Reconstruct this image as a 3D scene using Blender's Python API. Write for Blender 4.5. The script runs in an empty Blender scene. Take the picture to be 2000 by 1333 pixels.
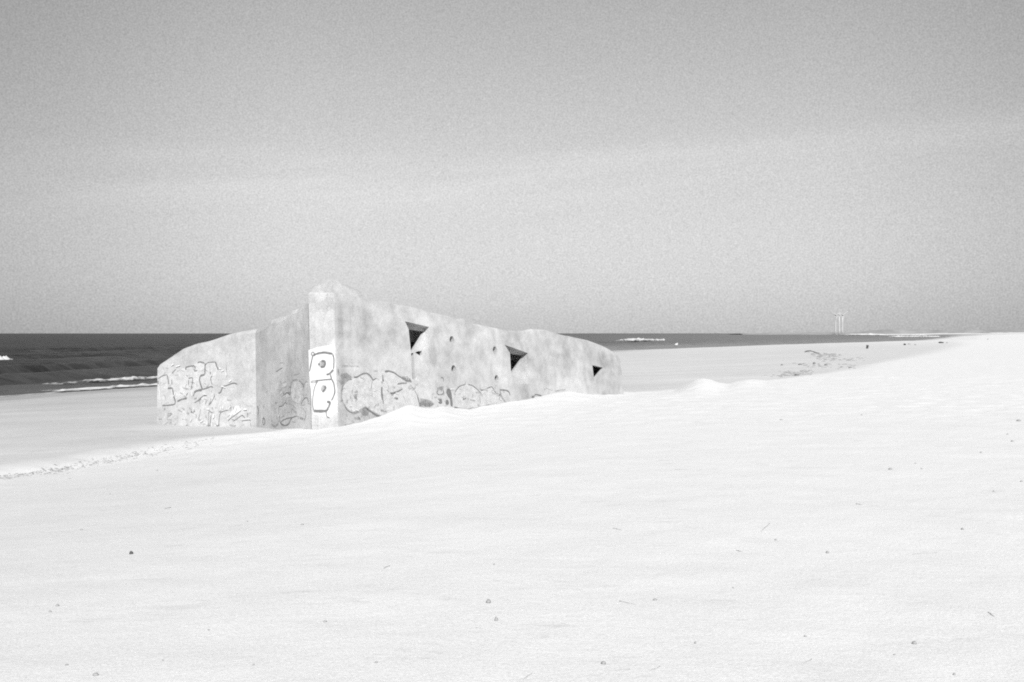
import bpy, bmesh, math, random
import numpy as np
from mathutils import Vector, Matrix, noise as mnoise
from mathutils.geometry import tessellate_polygon

random.seed(7)
rng = np.random.default_rng(7)
S = bpy.context.scene
COL = S.collection
R = math.radians

# ------------------------------------------------------------------ camera
EYE = 4.0                       # eye height above the sea level (z = 0)
FPX = 1944.0                    # focal length in pixels of a 2000 px wide frame
PITCH = math.atan(15.0 / FPX)
cam_d = bpy.data.cameras.new('camera'); cam = bpy.data.objects.new('camera', cam_d)
COL.objects.link(cam); S.camera = cam
cam_d.sensor_width = 36.0; cam_d.lens = 36.0 * FPX / 2000.0
cam_d.clip_start = 0.1; cam_d.clip_end = 80000
cam.location = (0, 0, EYE)
cam.rotation_euler = (R(90) - PITCH, 0, 0)

# ------------------------------------------------------------------ sun, sky, exposure
SUN_EL = 38.0
SUN_AZ = 4.0                   # degrees the sun stands to the right of straight behind the camera
sdir = Vector((math.sin(R(SUN_AZ)) * math.cos(R(SUN_EL)), -math.cos(R(SUN_AZ)) * math.cos(R(SUN_EL)), math.sin(R(SUN_EL))))
sun_d = bpy.data.lights.new('sun', 'SUN'); sun = bpy.data.objects.new('sun', sun_d); COL.objects.link(sun)
sun_d.energy = 3.9; sun_d.angle = R(0.53); sun_d.color = (1.0, 1.0, 1.0)
sun.rotation_euler = (-sdir).to_track_quat('-Z', 'Y').to_euler()
sun.location = (0, -20, 40)

world = bpy.data.worlds.new('World'); S.world = world; world.use_nodes = True
nt = world.node_tree; nt.nodes.clear()
def N(tree, typ, **kw):
    n = tree.nodes.new(typ)
    for k, v in kw.items(): setattr(n, k, v)
    return n
out = N(nt, 'ShaderNodeOutputWorld'); bg = N(nt, 'ShaderNodeBackground')
sky = N(nt, 'ShaderNodeTexSky', sky_type='NISHITA', sun_disc=False, sun_elevation=R(SUN_EL),
        sun_rotation=math.atan2(sdir.x, sdir.y), altitude=0, air_density=2.85, dust_density=0.0, ozone_density=1.0)
bw = N(nt, 'ShaderNodeRGBToBW')                     # black-and-white film
tc = N(nt, 'ShaderNodeTexCoord')
nt.links.new(sky.outputs[0], bw.inputs[0])
# thin cirrus streaks: stretched noise on the sky direction (elevation stretched, gently curved)
sep = N(nt, 'ShaderNodeSeparateXYZ'); nt.links.new(tc.outputs['Generated'], sep.inputs[0])
def M(tree, op, a, b=None, c=None):
    n = N(tree, 'ShaderNodeMath', operation=op)
    for i, v in enumerate((a, b, c)):
        if v is None: continue
        if isinstance(v, (int, float)): n.inputs[i].default_value = v
        else: tree.links.new(v, n.inputs[i])
    return n.outputs[0]
X, Y, Z = sep.outputs
def bump_at(z0, slope, curve, width):
    # band centred on elevation z0 + slope*x + curve*x^2
    c = M(nt, 'ADD', M(nt, 'MULTIPLY', X, slope), M(nt, 'MULTIPLY', M(nt, 'MULTIPLY', X, X), curve))
    d = M(nt, 'SUBTRACT', Z, M(nt, 'ADD', c, z0))
    d = M(nt, 'DIVIDE', d, width)
    return M(nt, 'POWER', 2.718, M(nt, 'MULTIPLY', M(nt, 'MULTIPLY', d, d), -1.0))
cmb = N(nt, 'ShaderNodeCombineXYZ')
nt.links.new(M(nt, 'MULTIPLY', X, 3.0), cmb.inputs[0]); nt.links.new(M(nt, 'MULTIPLY', Y, 3.0), cmb.inputs[1])
nt.links.new(M(nt, 'MULTIPLY', M(nt, 'SUBTRACT', Z, M(nt, 'MULTIPLY', X, 0.10)), 42.0), cmb.inputs[2])
cn = N(nt, 'ShaderNodeTexNoise'); cn.inputs['Scale'].default_value = 1.0; cn.inputs['Detail'].default_value = 5; cn.inputs['Roughness'].default_value = 0.55
nt.links.new(cmb.outputs[0], cn.inputs['Vector'])
streak = M(nt, 'MULTIPLY', M(nt, 'SUBTRACT', cn.outputs['Fac'], 0.30), 2.4)
bands = M(nt, 'ADD', bump_at(0.151, 0.048, 0.0, 0.022), M(nt, 'MULTIPLY', bump_at(0.166, 0.02, 0.05, 0.012), 0.5))
bands = M(nt, 'ADD', bands, 0.12)
cl = N(nt, 'ShaderNodeMath', operation='MULTIPLY', use_clamp=True)
nt.links.new(streak, cl.inputs[0]); nt.links.new(bands, cl.inputs[1])
# fine noise in the sky colour, standing in for film grain
gn = N(nt, 'ShaderNodeTexNoise'); gn.inputs['Scale'].default_value = 760.0; gn.inputs['Detail'].default_value = 2
nt.links.new(tc.outputs['Generated'], gn.inputs['Vector'])
mott = M(nt, 'ADD', M(nt, 'MULTIPLY', M(nt, 'SUBTRACT', gn.outputs['Fac'], 0.5), 0.72), 1.0)
skyv = M(nt, 'MULTIPLY', bw.outputs[0], M(nt, 'ADD', M(nt, 'MULTIPLY', cl.outputs[0], 0.11), 1.0))
skyv = M(nt, 'MULTIPLY', skyv, mott)
# lens-like edge darkening put into the sky colour, left and right
def edge_dim(x0, x1):
    n = N(nt, 'ShaderNodeMapRange', interpolation_type='SMOOTHSTEP'); nt.links.new(X, n.inputs['Value'])
    n.inputs['From Min'].default_value = x0; n.inputs['From Max'].default_value = x1; return n.outputs[0]
skyv = M(nt, 'MULTIPLY', skyv, M(nt, 'SUBTRACT', 1.0, M(nt, 'MULTIPLY', edge_dim(-0.18, -0.52), 0.26)))
skyv = M(nt, 'MULTIPLY', skyv, M(nt, 'SUBTRACT', 1.0, M(nt, 'MULTIPLY', edge_dim(0.26, 0.54), 0.18)))
nt.links.new(skyv, bg.inputs['Color'])
bg.inputs['Strength'].default_value = 0.0475
nt.links.new(bg.outputs[0], out.inputs[0])

vs = S.view_settings
S.display_settings.display_device = 'sRGB'
vs.view_transform = 'Standard'; vs.look = 'None'; vs.gamma = 1.0; vs.exposure = 0.75; vs.use_curve_mapping = False
S.render.engine = 'CYCLES'
S.cycles.use_denoising = False
S.cycles.max_bounces = 6
S.cycles.filter_width = 1.9

# ------------------------------------------------------------------ helpers
CR = cam.rotation_euler.to_matrix()
def ray(px, py):
    return (CR @ Vector(((px - 1000.0) / FPX, (666.5 - py) / FPX, -1.0))).normalized()
def at(px, py, depth):
    d = ray(px, py); return Vector((0, 0, EYE)) + d * (depth / d.y)

def tag(o, label=None, cat=None, group=None, kind=None):
    if label: o['label'] = label
    if cat: o['category'] = cat
    if group: o['group'] = group
    if kind: o['kind'] = kind
    return o
def empty(name, loc=(0, 0, 0), rz=0.0):
    o = bpy.data.objects.new(name, None); COL.objects.link(o); o.location = loc; o.rotation_euler = (0, 0, rz)
    o.empty_display_size = 0.2
    return o
def link(name, me, parent=None):
    o = bpy.data.objects.new(name, me); COL.objects.link(o)
    if parent is not None: o.parent = parent
    return o
def mesh(name, verts, faces, mats=(), fmat=None, smooth=False):
    me = bpy.data.meshes.new(name); me.from_pydata([tuple(v) for v in verts], [], faces)
    for m in mats: me.materials.append(m)
    if fmat is not None: me.polygons.foreach_set('material_index', fmat)
    if smooth: me.polygons.foreach_set('use_smooth', [True] * len(me.polygons))
    me.update(); return me
def bm_obj(name, bm, mat, parent=None, smooth=False):
    bmesh.ops.recalc_face_normals(bm, faces=bm.faces)
    me = bpy.data.meshes.new(name); bm.to_mesh(me); bm.free(); me.materials.append(mat)
    if smooth: me.polygons.foreach_set('use_smooth', [True] * len(me.polygons))
    return link(name, me, parent)
def copy_tree(o, parent=None):
    c = o.copy(); COL.objects.link(c); c.parent = parent
    for ch in list(o.children): copy_tree(ch, c)
    return c

# ---- numpy value noise
_perm = rng.random((256, 256))
def vnoise(x, y):
    x = np.asarray(x, float); y = np.asarray(y, float)
    xi = np.floor(x).astype(int); yi = np.floor(y).astype(int)
    fx = x - xi; fy = y - yi
    fx = fx * fx * (3 - 2 * fx); fy = fy * fy * (3 - 2 * fy)
    g = lambda a, b: _perm[a % 256, b % 256]
    return (g(xi, yi) * (1 - fx) + g(xi + 1, yi) * fx) * (1 - fy) + (g(xi, yi + 1) * (1 - fx) + g(xi + 1, yi + 1) * fx) * fy - 0.5
def fbm(x, y, o=4):
    a = 1.0; t = 0
    for k in range(o):
        t = t + a * vnoise(x + 17.3 * k, y - 9.1 * k); x = x * 2.03; y = y * 2.03; a *= 0.5
    return t
def sstep(a, b, x):
    t = np.clip((x - a) / (b - a), 0.0, 1.0); return t * t * (3 - 2 * t)

# ------------------------------------------------------------------ materials (greyscale: the picture is black-and-white)
def new_mat(name):
    m = bpy.data.materials.new(name); m.use_nodes = True
    t = m.node_tree; b = t.nodes['Principled BSDF']; return m, t, b
def g3(v): return (v, v, v, 1)
def ramp(t, fac, stops):
    r = N(t, 'ShaderNodeValToRGB'); t.links.new(fac, r.inputs[0])
    e = r.color_ramp.elements
    while len(e) < len(stops): e.new(0.5)
    for i, (p, v) in enumerate(stops): e[i].position = p; e[i].color = g3(v)
    return r.outputs[0]
def tnoise(t, vec, scale, detail=4, rough=0.55, dist=0.0):
    n = N(t, 'ShaderNodeTexNoise'); n.inputs['Scale'].default_value = scale; n.inputs['Detail'].default_value = detail
    n.inputs['Roughness'].default_value = rough; n.inputs['Distortion'].default_value = dist
    if vec is not None: t.links.new(vec, n.inputs['Vector'])
    return n.outputs['Fac']
def mapping(t, vec, scale=(1, 1, 1), rot=(0, 0, 0)):
    m = N(t, 'ShaderNodeMapping'); m.inputs['Scale'].default_value = scale; m.inputs['Rotation'].default_value = rot
    t.links.new(vec, m.inputs['Vector']); return m.outputs[0]
def add_bump(t, b, height, strength, dist):
    n = N(t, 'ShaderNodeBump'); n.inputs['Strength'].default_value = strength; n.inputs['Distance'].default_value = dist
    t.links.new(height, n.inputs['Height'])
    t.links.new(n.outputs[0], b.inputs['Normal']); return n
def mixf(t, fac, a, b_):
    n = N(t, 'ShaderNodeMix', data_type='FLOAT')
    for k, v in ((0, fac), (2, a), (3, b_)):
        if isinstance(v, (int, float)): n.inputs[k].default_value = v
        else: t.links.new(v, n.inputs[k])
    return n.outputs[0]

# (along, half width, height, half height, softness, darkness): run-off below the openings
STAINS = [(7.35, 0.20, -1.0, 0.75, 0.12, 0.075), (11.55, 0.18, -0.9, 0.7, 0.12, 0.05), (3.45, 0.10, 0.1, 0.5, 0.08, 0.04), (1.1, 0.5, -1.9, 0.5, 0.25, 0.06), (12.6, 0.3, -0.8, 1.0, 0.2, 0.04), (4.6, 0.25, -1.6, 0.4, 0.15, 0.04)]
def mat_concrete(name, base, grid=False):
    m, t, b = new_mat(name)
    co = N(t, 'ShaderNodeTexCoord').outputs['Object']
    big = tnoise(t, co, 0.55, 5, 0.6, 0.4)
    mid = tnoise(t, mapping(t, co, (1, 1, 0.8)), 2.6, 6, 0.65, 0.3)
    fine = tnoise(t, co, 30, 4, 0.7)
    streakn = tnoise(t, mapping(t, co, (2.3, 2.3, 0.25)), 1.1, 4, 0.6, 0.6)
    v = M(t, 'ADD', M(t, 'MULTIPLY', M(t, 'SUBTRACT', big, 0.5), 0.36), base)
    v = M(t, 'ADD', v, M(t, 'MULTIPLY', M(t, 'SUBTRACT', mid, 0.5), 0.30))
    v = M(t, 'ADD', v, M(t, 'MULTIPLY', M(t, 'SUBTRACT', streakn, 0.5), 0.05))
    v = M(t, 'ADD', v, M(t, 'MULTIPLY', M(t, 'SUBTRACT', fine, 0.5), 0.36))
    # small dark pits
    pit = tnoise(t, co, 11, 3, 0.6)
    v = M(t, 'SUBTRACT', v, M(t, 'MULTIPLY', ramp(t, pit, [(0.64, 0), (0.74, 1)]), 0.10))
    # stains with a place of their own on this bunker (object axes: along the front, inward, up)
    sp = N(t, 'ShaderNodeSeparateXYZ'); t.links.new(co, sp.inputs[0])
    wob = tnoise(t, co, 1.7, 5, 0.65); wf = M(t, 'MULTIPLY', M(t, 'SUBTRACT', wob, 0.5), 0.7)
    sx_, sw_, sv_ = sp.outputs
    def box1(x, c, hw, soft):
        n = N(t, 'ShaderNodeMapRange', interpolation_type='SMOOTHSTEP'); t.links.new(M(t, 'ABSOLUTE', M(t, 'SUBTRACT', x, c)), n.inputs['Value'])
        n.inputs['From Min'].default_value = hw + soft; n.inputs['From Max'].default_value = max(hw - soft, 0.0); return n.outputs[0]
    xw = M(t, 'ADD', sx_, M(t, 'MULTIPLY', wf, 0.35)); vw = M(t, 'ADD', sv_, wf)
    front = box1(sw_, 0.0, 0.05, 0.04)
    def stain(c, hw, cv, hv, soft, amt):
        return M(t, 'MULTIPLY', M(t, 'MULTIPLY', M(t, 'MULTIPLY', box1(xw, c, hw, soft), box1(vw, cv, hv, soft * 1.6)), front), amt)
    st = stain(0.17, 0.10, -0.8, 1.7, 0.08, 0.055)
    for q in STAINS: st = M(t, 'ADD', st, stain(*q))
    gr_ = M(t, 'MULTIPLY', ramp(t, wob, [(0.42, 0), (0.66, 1)]), M(t, 'MULTIPLY', front, box1(vw, 0.6, 0.75, 0.3)))
    st = M(t, 'ADD', st, M(t, 'MULTIPLY', gr_, 0.06))
    v = M(t, 'SUBTRACT', v, st)
    # corner pier: sunlit brightness painted in as a paler face, with two darker lifts near its top
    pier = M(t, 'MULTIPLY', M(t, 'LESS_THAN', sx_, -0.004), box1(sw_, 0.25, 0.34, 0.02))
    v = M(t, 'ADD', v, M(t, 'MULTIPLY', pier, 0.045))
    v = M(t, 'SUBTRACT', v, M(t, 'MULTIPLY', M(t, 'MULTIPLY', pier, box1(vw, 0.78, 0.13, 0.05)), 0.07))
    # scratches and board marks rising across the walls
    scr = tnoise(t, mapping(t, co, (1.2, 1.2, 9.0), (0, R(-16), 0)), 3.0, 3, 0.6)
    v = M(t, 'SUBTRACT', v, M(t, 'MULTIPLY', ramp(t, scr, [(0.62, 0), (0.70, 1)]), 0.05))
    # formwork board courses
    brd = N(t, 'ShaderNodeTexWave', wave_type='BANDS', bands_direction='Z'); brd.inputs['Scale'].default_value = 0.95
    brd.inputs['Distortion'].default_value = 0.8; brd.inputs['Detail'].default_value = 2
    t.links.new(co, brd.inputs['Vector'])
    v = M(t, 'ADD', v, M(t, 'MULTIPLY', M(t, 'SUBTRACT', brd.outputs['Fac'], 0.5), 0.012))
    v = M(t, 'MAXIMUM', v, 0.02 if base < 0.2 else 0.08)
    t.links.new(v, b.inputs['Base Color']); b.inputs['Roughness'].default_value = 0.92
    b.inputs['Specular IOR Level'].default_value = 0.2
    h = M(t, 'ADD', M(t, 'MULTIPLY', mid, 1.0), M(t, 'MULTIPLY', fine, 0.35))
    h = M(t, 'ADD', h, M(t, 'MULTIPLY', brd.outputs['Fac'], 0.04))
    add_bump(t, b, h, 0.55, 0.05)
    return m
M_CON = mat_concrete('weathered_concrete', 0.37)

def mat_paint(name, val, lo, hi):
    m, t, b = new_mat(name)
    co = N(t, 'ShaderNodeTexCoord').outputs['Object']
    n = tnoise(t, co, 7.0, 5, 0.7)
    a = ramp(t, n, [(0.30, lo), (0.62, hi)])
    t.links.new(a, b.inputs['Alpha'])
    b.inputs['Base Color'].default_value = g3(val); b.inputs['Roughness'].default_value = 0.85
    return m
M_BLACKP = mat_paint('dark_spray_paint', 0.13, 0.40, 0.98)
M_GREYP = mat_paint('thin_grey_spray_paint', 0.16, 0.0, 0.52)
M_WHITEP = mat_paint('white_spray_paint', 0.56, 0.75, 1.0)
M_PALEP = mat_paint('pale_worn_paint', 0.62, 0.05, 0.65)

def mat_simple(name, lo, hi, scale=20, rough=0.8, bump=0.3):
    m, t, b = new_mat(name)
    co = N(t, 'ShaderNodeTexCoord').outputs['Object']
    n = tnoise(t, co, scale, 4, 0.6)
    t.links.new(ramp(t, n, [(0.3, lo), (0.7, hi)]), b.inputs['Base Color']); b.inputs['Roughness'].default_value = rough
    if bump: add_bump(t, b, n, bump, 0.02)
    return m
M_SHADECON = mat_simple('shade_black_concrete', 0.005, 0.010, 6, 0.95, 0.2)  # near-black colour paints in the shade inside room, holes and recesses
M_STONE = mat_simple('grey_beach_stone', 0.18, 0.30, 30)
M_TWIG = mat_simple('weathered_twig', 0.28, 0.40, 40)
M_WRACK = mat_simple('dried_seaweed', 0.07, 0.20, 25)
M_WOOD = mat_simple('wet_driftwood', 0.05, 0.12, 9)
M_WHITE = mat_simple('white_turbine_paint', 0.44, 0.48, 1.0, 0.4, 0)
M_RUST = mat_simple('dark_iron', 0.03, 0.07, 30)

# sand: dryness and dune-grass come from per-vertex ground values, vignetting and far shade included
M_SAND, t, b = new_mat('beach_sand')
geo = N(t, 'ShaderNodeNewGeometry'); pos = geo.outputs['Position']
wet_vign = N(t, 'ShaderNodeAttribute', attribute_name='wet_vign').outputs['Fac']
grs_shade = N(t, 'ShaderNodeAttribute', attribute_name='grass_shade').outputs['Fac']
n1 = tnoise(t, pos, 0.9, 6, 0.62)
n2 = tnoise(t, mapping(t, pos, (0.5, 1.6, 1.0), (0, 0, R(14))), 1.9, 6, 0.65, 0.5)
n3 = tnoise(t, pos, 46, 4, 0.75)
n4 = tnoise(t, pos, 75, 8, 0.92)
nl = tnoise(t, mapping(t, pos, (0.10, 0.35, 1), (0, 0, R(-20))), 1.0, 5, 0.6, 0.3)
v = mixf(t, wet_vign, 0.60, 0.30)
v = M(t, 'ADD', v, M(t, 'MULTIPLY', M(t, 'SUBTRACT', n1, 0.5), 0.06))
v = M(t, 'ADD', v, M(t, 'MULTIPLY', M(t, 'SUBTRACT', n2, 0.5), 0.05))
v = M(t, 'ADD', v, M(t, 'MULTIPLY', M(t, 'SUBTRACT', n3, 0.5), 0.16))
v = M(t, 'ADD', v, M(t, 'MULTIPLY', M(t, 'SUBTRACT', n4, 0.5), 0.95))
spk = tnoise(t, pos, 16, 5, 0.72); ptc = tnoise(t, pos, 0.6, 4, 0.6)
v = M(t, 'SUBTRACT', v, M(t, 'MULTIPLY', M(t, 'MULTIPLY', ramp(t, spk, [(0.63, 0), (0.72, 1)]), ramp(t, ptc, [(0.42, 0), (0.62, 1)])), 0.13))
dap = tnoise(t, mapping(t, pos, (0.55, 1.3, 1.0), (0, 0, R(25))), 5.0, 4, 0.6, 0.4)
v = M(t, 'SUBTRACT', v, M(t, 'MULTIPLY', M(t, 'MULTIPLY', ramp(t, dap, [(0.58, 0), (0.72, 1)]), ramp(t, ptc, [(0.44, 0), (0.60, 1)])), 0.09))
damp = M(t, 'MULTIPLY', M(t, 'SUBTRACT', nl, 0.5), M(t, 'MULTIPLY', wet_vign, 0.36))
v = M(t, 'ADD', v, damp)
v = mixf(t, grs_shade, v, 0.13)
v = M(t, 'MAXIMUM', v, 0.05)
t.links.new(v, b.inputs['Base Color']); b.inputs['Roughness'].default_value = 0.95; b.inputs['Specular IOR Level'].default_value = 0.1
n5 = tnoise(t, pos, 7.5, 4, 0.6)
h = M(t, 'ADD', M(t, 'MULTIPLY', n2, 0.45), M(t, 'MULTIPLY', n3, 0.30))
h = M(t, 'ADD', h, M(t, 'MULTIPLY', n5, 0.40))
h = M(t, 'ADD', h, M(t, 'MULTIPLY', n4, 0.12))
add_bump(t, b, h, 0.34, 0.05)

# sea
M_SEA, t, b = new_mat('sea_water')
pos = N(t, 'ShaderNodeNewGeometry').outputs['Position']
shal_glare = N(t, 'ShaderNodeAttribute', attribute_name='shallow_glare').outputs['Fac']
r1 = tnoise(t, mapping(t, pos, (0.35, 1.0, 1), (0, 0, R(20))), 0.45, 6, 0.62, 0.4)
r2 = tnoise(t, mapping(t, pos, (0.5, 1.0, 1), (0, 0, R(20))), 0.05, 5, 0.6, 0.5)
base = mixf(t, shal_glare, 0.010, 0.18)
base = M(t, 'ADD', base, M(t, 'MULTIPLY', M(t, 'SUBTRACT', r1, 0.5), 0.10))
base = M(t, 'ADD', base, M(t, 'MULTIPLY', M(t, 'SUBTRACT', r2, 0.5), 0.07))
base = M(t, 'MAXIMUM', base, 0.012)
t.links.new(base, b.inputs['Base Color'])
b.inputs['Roughness'].default_value = 0.36; b.inputs['Specular IOR Level'].default_value = 0.14; b.inputs['IOR'].default_value = 1.33
add_bump(t, b, r1, 1.0, 0.9)

M_FOAM, t, b = new_mat('sea_foam')
pos = N(t, 'ShaderNodeNewGeometry').outputs['Position']
fa = N(t, 'ShaderNodeAttribute', attribute_name='cover').outputs['Fac']
n = tnoise(t, mapping(t, pos, (1.0, 0.45, 1), (0, 0, R(18))), 1.5, 6, 0.7, 0.6)
al = M(t, 'MULTIPLY', M(t, 'SUBTRACT', M(t, 'ADD', n, fa), 0.98), 3.2)
al.node.use_clamp = True
t.links.new(al, b.inputs['Alpha']); b.inputs['Base Color'].default_value = g3(0.55); b.inputs['Roughness'].default_value = 0.9

# ------------------------------------------------------------------ where the bunker stands (its tilted frame)
PY0 = 25.0
u_ = Vector((0.633, 0.774, 0)).normalized()
e3 = Vector((-0.078, 0.262, 1)).normalized()       # the whole block has sunk and leans away
e1 = (u_ - e3 * u_.dot(e3)).normalized(); e2 = e3.cross(e1)
ORG = at(655, 651.5, PY0)
B_M = Matrix((( e1.x, e2.x, e3.x, ORG.x), (e1.y, e2.y, e3.y, ORG.y), (e1.z, e2.z, e3.z, ORG.z), (0, 0, 0, 1)))
B_I = B_M.inverted()

# ------------------------------------------------------------------ ground
SHORE = np.array([(-80, -150), (-54, 0), (-41, 36), (-32, 63), (-27, 77), (0, 160), (23, 229), (69, 299), (133, 370),
                  (178, 457), (285, 680), (530, 1200), (760, 1900), (1000, 2700), (1500, 4200), (4000, 12000)], float)
def poly_dist(px, py, P):
    """distance to polyline and signed side (+ = right of the travel direction)"""
    best = np.full(px.shape, 1e18); sgn = np.ones(px.shape)
    for i in range(len(P) - 1):
        ax, ay = P[i]; bx, by = P[i + 1]; dx, dy = bx - ax, by - ay
        tt = np.clip(((px - ax) * dx + (py - ay) * dy) / (dx * dx + dy * dy), 0, 1)
        d = (px - ax - tt * dx) ** 2 + (py - ay - tt * dy) ** 2
        cr = dx * (py - ay) - dy * (px - ax)
        m = d < best
        best = np.where(m, d, best); sgn = np.where(m, np.where(cr < 0, 1.0, -1.0), sgn)
    return np.sqrt(best), sgn
def shore_s(x, y):
    d, s = poly_dist(x, y, SHORE)
    wob = 0.9 * fbm(x * 0.09, y * 0.09, 3) * np.clip(d / 2 + .6, 0, 3)
    return d * s + np.clip(wob, -2, 2)

# brink of the dry upper sand, from the frame's left foreground past the bunker and away to the right
EDGE = [(-30, 12.0, -3.0), (-16, 16.2, -2.92), (-9.7, 18.8, -2.75), (-8.6, 20.6, -2.69), (-8.0, 22.4, -2.65), (-7.4, 24.2, -2.59),
        (-5.6, 25.0, -2.52), (-4.3, 25.6, -2.43), (-3.2, 26.8, -2.2), (-2.2, 28.4, -2.12), (-0.5, 30.6, -2.13), (2.4, 34.0, -2.06),
        (4.2, 36.0, -2.2), (6.2, 37.2, -2.15), (8.4, 38.5, -1.98), (11.8, 41.5, -1.83), (17.5, 50.0, -1.68), (27, 68, -1.75),
        (44, 100, -1.95), (75, 160, -2.05), (150, 320, -2.1)]
EDGE = [(a - 0.697, b_ + 0.57, c) if -4.5 < a < 3 else (a, b_, c) for a, b_, c in EDGE]
EDGE_P = np.array([(a, b_) for a, b_, c in EDGE], float)
CTRL = [(-30, 12.0, -3.0), (-16, 16.2, -2.92), (-9.7, 18.8, -2.75), (-5.0, 25.0, -2.45), (0, 31, -2.08), (6, 37, -2.02), (17.5, 50, -1.80), (27, 68, -1.78), (44, 100, -1.95), (75, 160, -2.05), (150, 320, -2.1)] + [(0, 0, -1.58), (-3, 4, -1.66), (3, 4, -1.60), (0, 8, -1.70), (-5, 9, -1.98), (5, 9, -1.66), (-9, 12, -2.35), (0, 14, -1.88),
               (-4, 16, -2.28), (6, 15, -1.74), (10, 22, -1.74), (0, 21, -2.06), (-4, 21.5, -2.42), (3, 28, -1.97), (-1.5, 25.5, -2.12), (14, 32, -1.74), (22, 42, -1.66),
               (35, 60, -1.68), (14, 14, -1.62), (25, 25, -1.55), (50, 50, -1.5), (60, 95, -1.75), (0, -12, -1.3), (-25, -5, -2.2), (30, -10, -1.2),
               (70, 20, -1.2), (100, 150, -1.8)]
CP = np.array([(a, b_) for a, b_, c in CTRL], float); CZ = np.array([c for *_, c in CTRL], float)
def _warp(P):       # compress distance so the near field gets most of the shape
    r = np.sqrt((P ** 2).sum(-1, keepdims=True)) + 1e-9
    return P / r * (np.log1p(r / 12.0) * 12.0)
WP = _warp(CP)
def _phi(r): return np.sqrt(r * r + 1.5 ** 2)
_A = _phi(np.linalg.norm(WP[:, None] - WP[None], axis=-1))
_n = len(CP); _K = np.zeros((_n + 1, _n + 1)); _K[:_n, :_n] = _A + -0.6 * np.eye(_n); _K[:_n, _n] = 1; _K[_n, :_n] = 1
_W = np.linalg.solve(_K, np.append(CZ, 0))
def dune_z(x, y):
    sh = np.shape(x); P = _warp(np.stack([np.ravel(x), np.ravel(y)], -1)); o = np.empty(len(P))
    for i in range(0, len(P), 20000):
        q = P[i:i + 20000]
        o[i:i + 20000] = _phi(np.linalg.norm(q[:, None] - WP[None], axis=-1)) @ _W[:_n] + _W[_n]
    return np.clip(o, -3.4, -0.9).reshape(sh)

# crest of the drifted sand: bearing (as a survey-photo column), photo row, distance (None = where it meets the facade)
CREST = [(-200, 962, 17.6), (0, 936, 18.8), (60, 929, 19.4), (140, 918, 20.2), (200, 905, 21.0), (260, 893, 21.9), (300, 884, 22.4), (360, 870, 23.4), (400, 859, 24.2),
         (450, 850, 24.7), (500, 846, 24.9), (560, 844, 24.8), (610, 842, 24.5), (655, 836, None), (700, 827, None), (740, 815, None), (772, 803, None), (788, 796, None), (802, 793, None), (818, 796, None),
         (845, 798, None), (866, 793, None), (884, 797, None), (920, 799, None), (960, 792, None), (1010, 784, None), (1060, 774, None), (1085, 768, None), (1112, 765, None), (1135, 769, None),
         (1165, 771, None), (1205, 771, None), (1240, 770.5, 35.8), (1285, 768, 36.3), (1318, 763, 36.6), (1340, 752, 36.5), (1360, 742, 36.4), (1375, 740, 36.4), (1390, 743, 36.5), (1405, 751, 36.8), (1422, 753, 37.1),
         (1440, 747, 37.6), (1458, 744, 37.9), (1476, 745, 38.3), (1495, 748, 38.9), (1530, 743, 40), (1560, 738, 42), (1620, 728, 47), (1680, 717, 54), (1760, 702, 66)]
def _fac_depth(px, py):
    o = B_I @ Vector((0, 0, EYE)); d = B_I.to_3x3() @ ray(px, py); return ray(px, py).y * (-o.y / d.y)
CR_PX = np.array([c[0] for c in CREST], float); CR_Y = np.array([c[2] if c[2] else _fac_depth(c[0], c[1]) - 0.02 for c in CREST])
CR_Z = -(np.array([c[1] for c in CREST]) - 651.5) / FPX * CR_Y
CR_RES = CR_Z - dune_z((CR_PX - 1000) / FPX * CR_Y, CR_Y)
def crest_fix(x, y):
    yy = np.maximum(y, 1.0); px = np.clip(1000 + FPX * x / yy, -6000, 8000)
    yc = np.interp(px, CR_PX, CR_Y); rs_ = np.interp(px, CR_PX, CR_RES)
    fade = sstep(-900, -200, px) * (1 - sstep(1760, 2100, px)) * (y > 1)
    t_ = (y - yc); wd = np.where(t_ < 0, np.interp(px, (700, 1250, 1480, 1560, 1760), (3.0, 3.4, 3.4, 7.0, 14.0)), 3.0)
    return rs_ * np.exp(-(t_ / wd) ** 2) * fade
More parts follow.
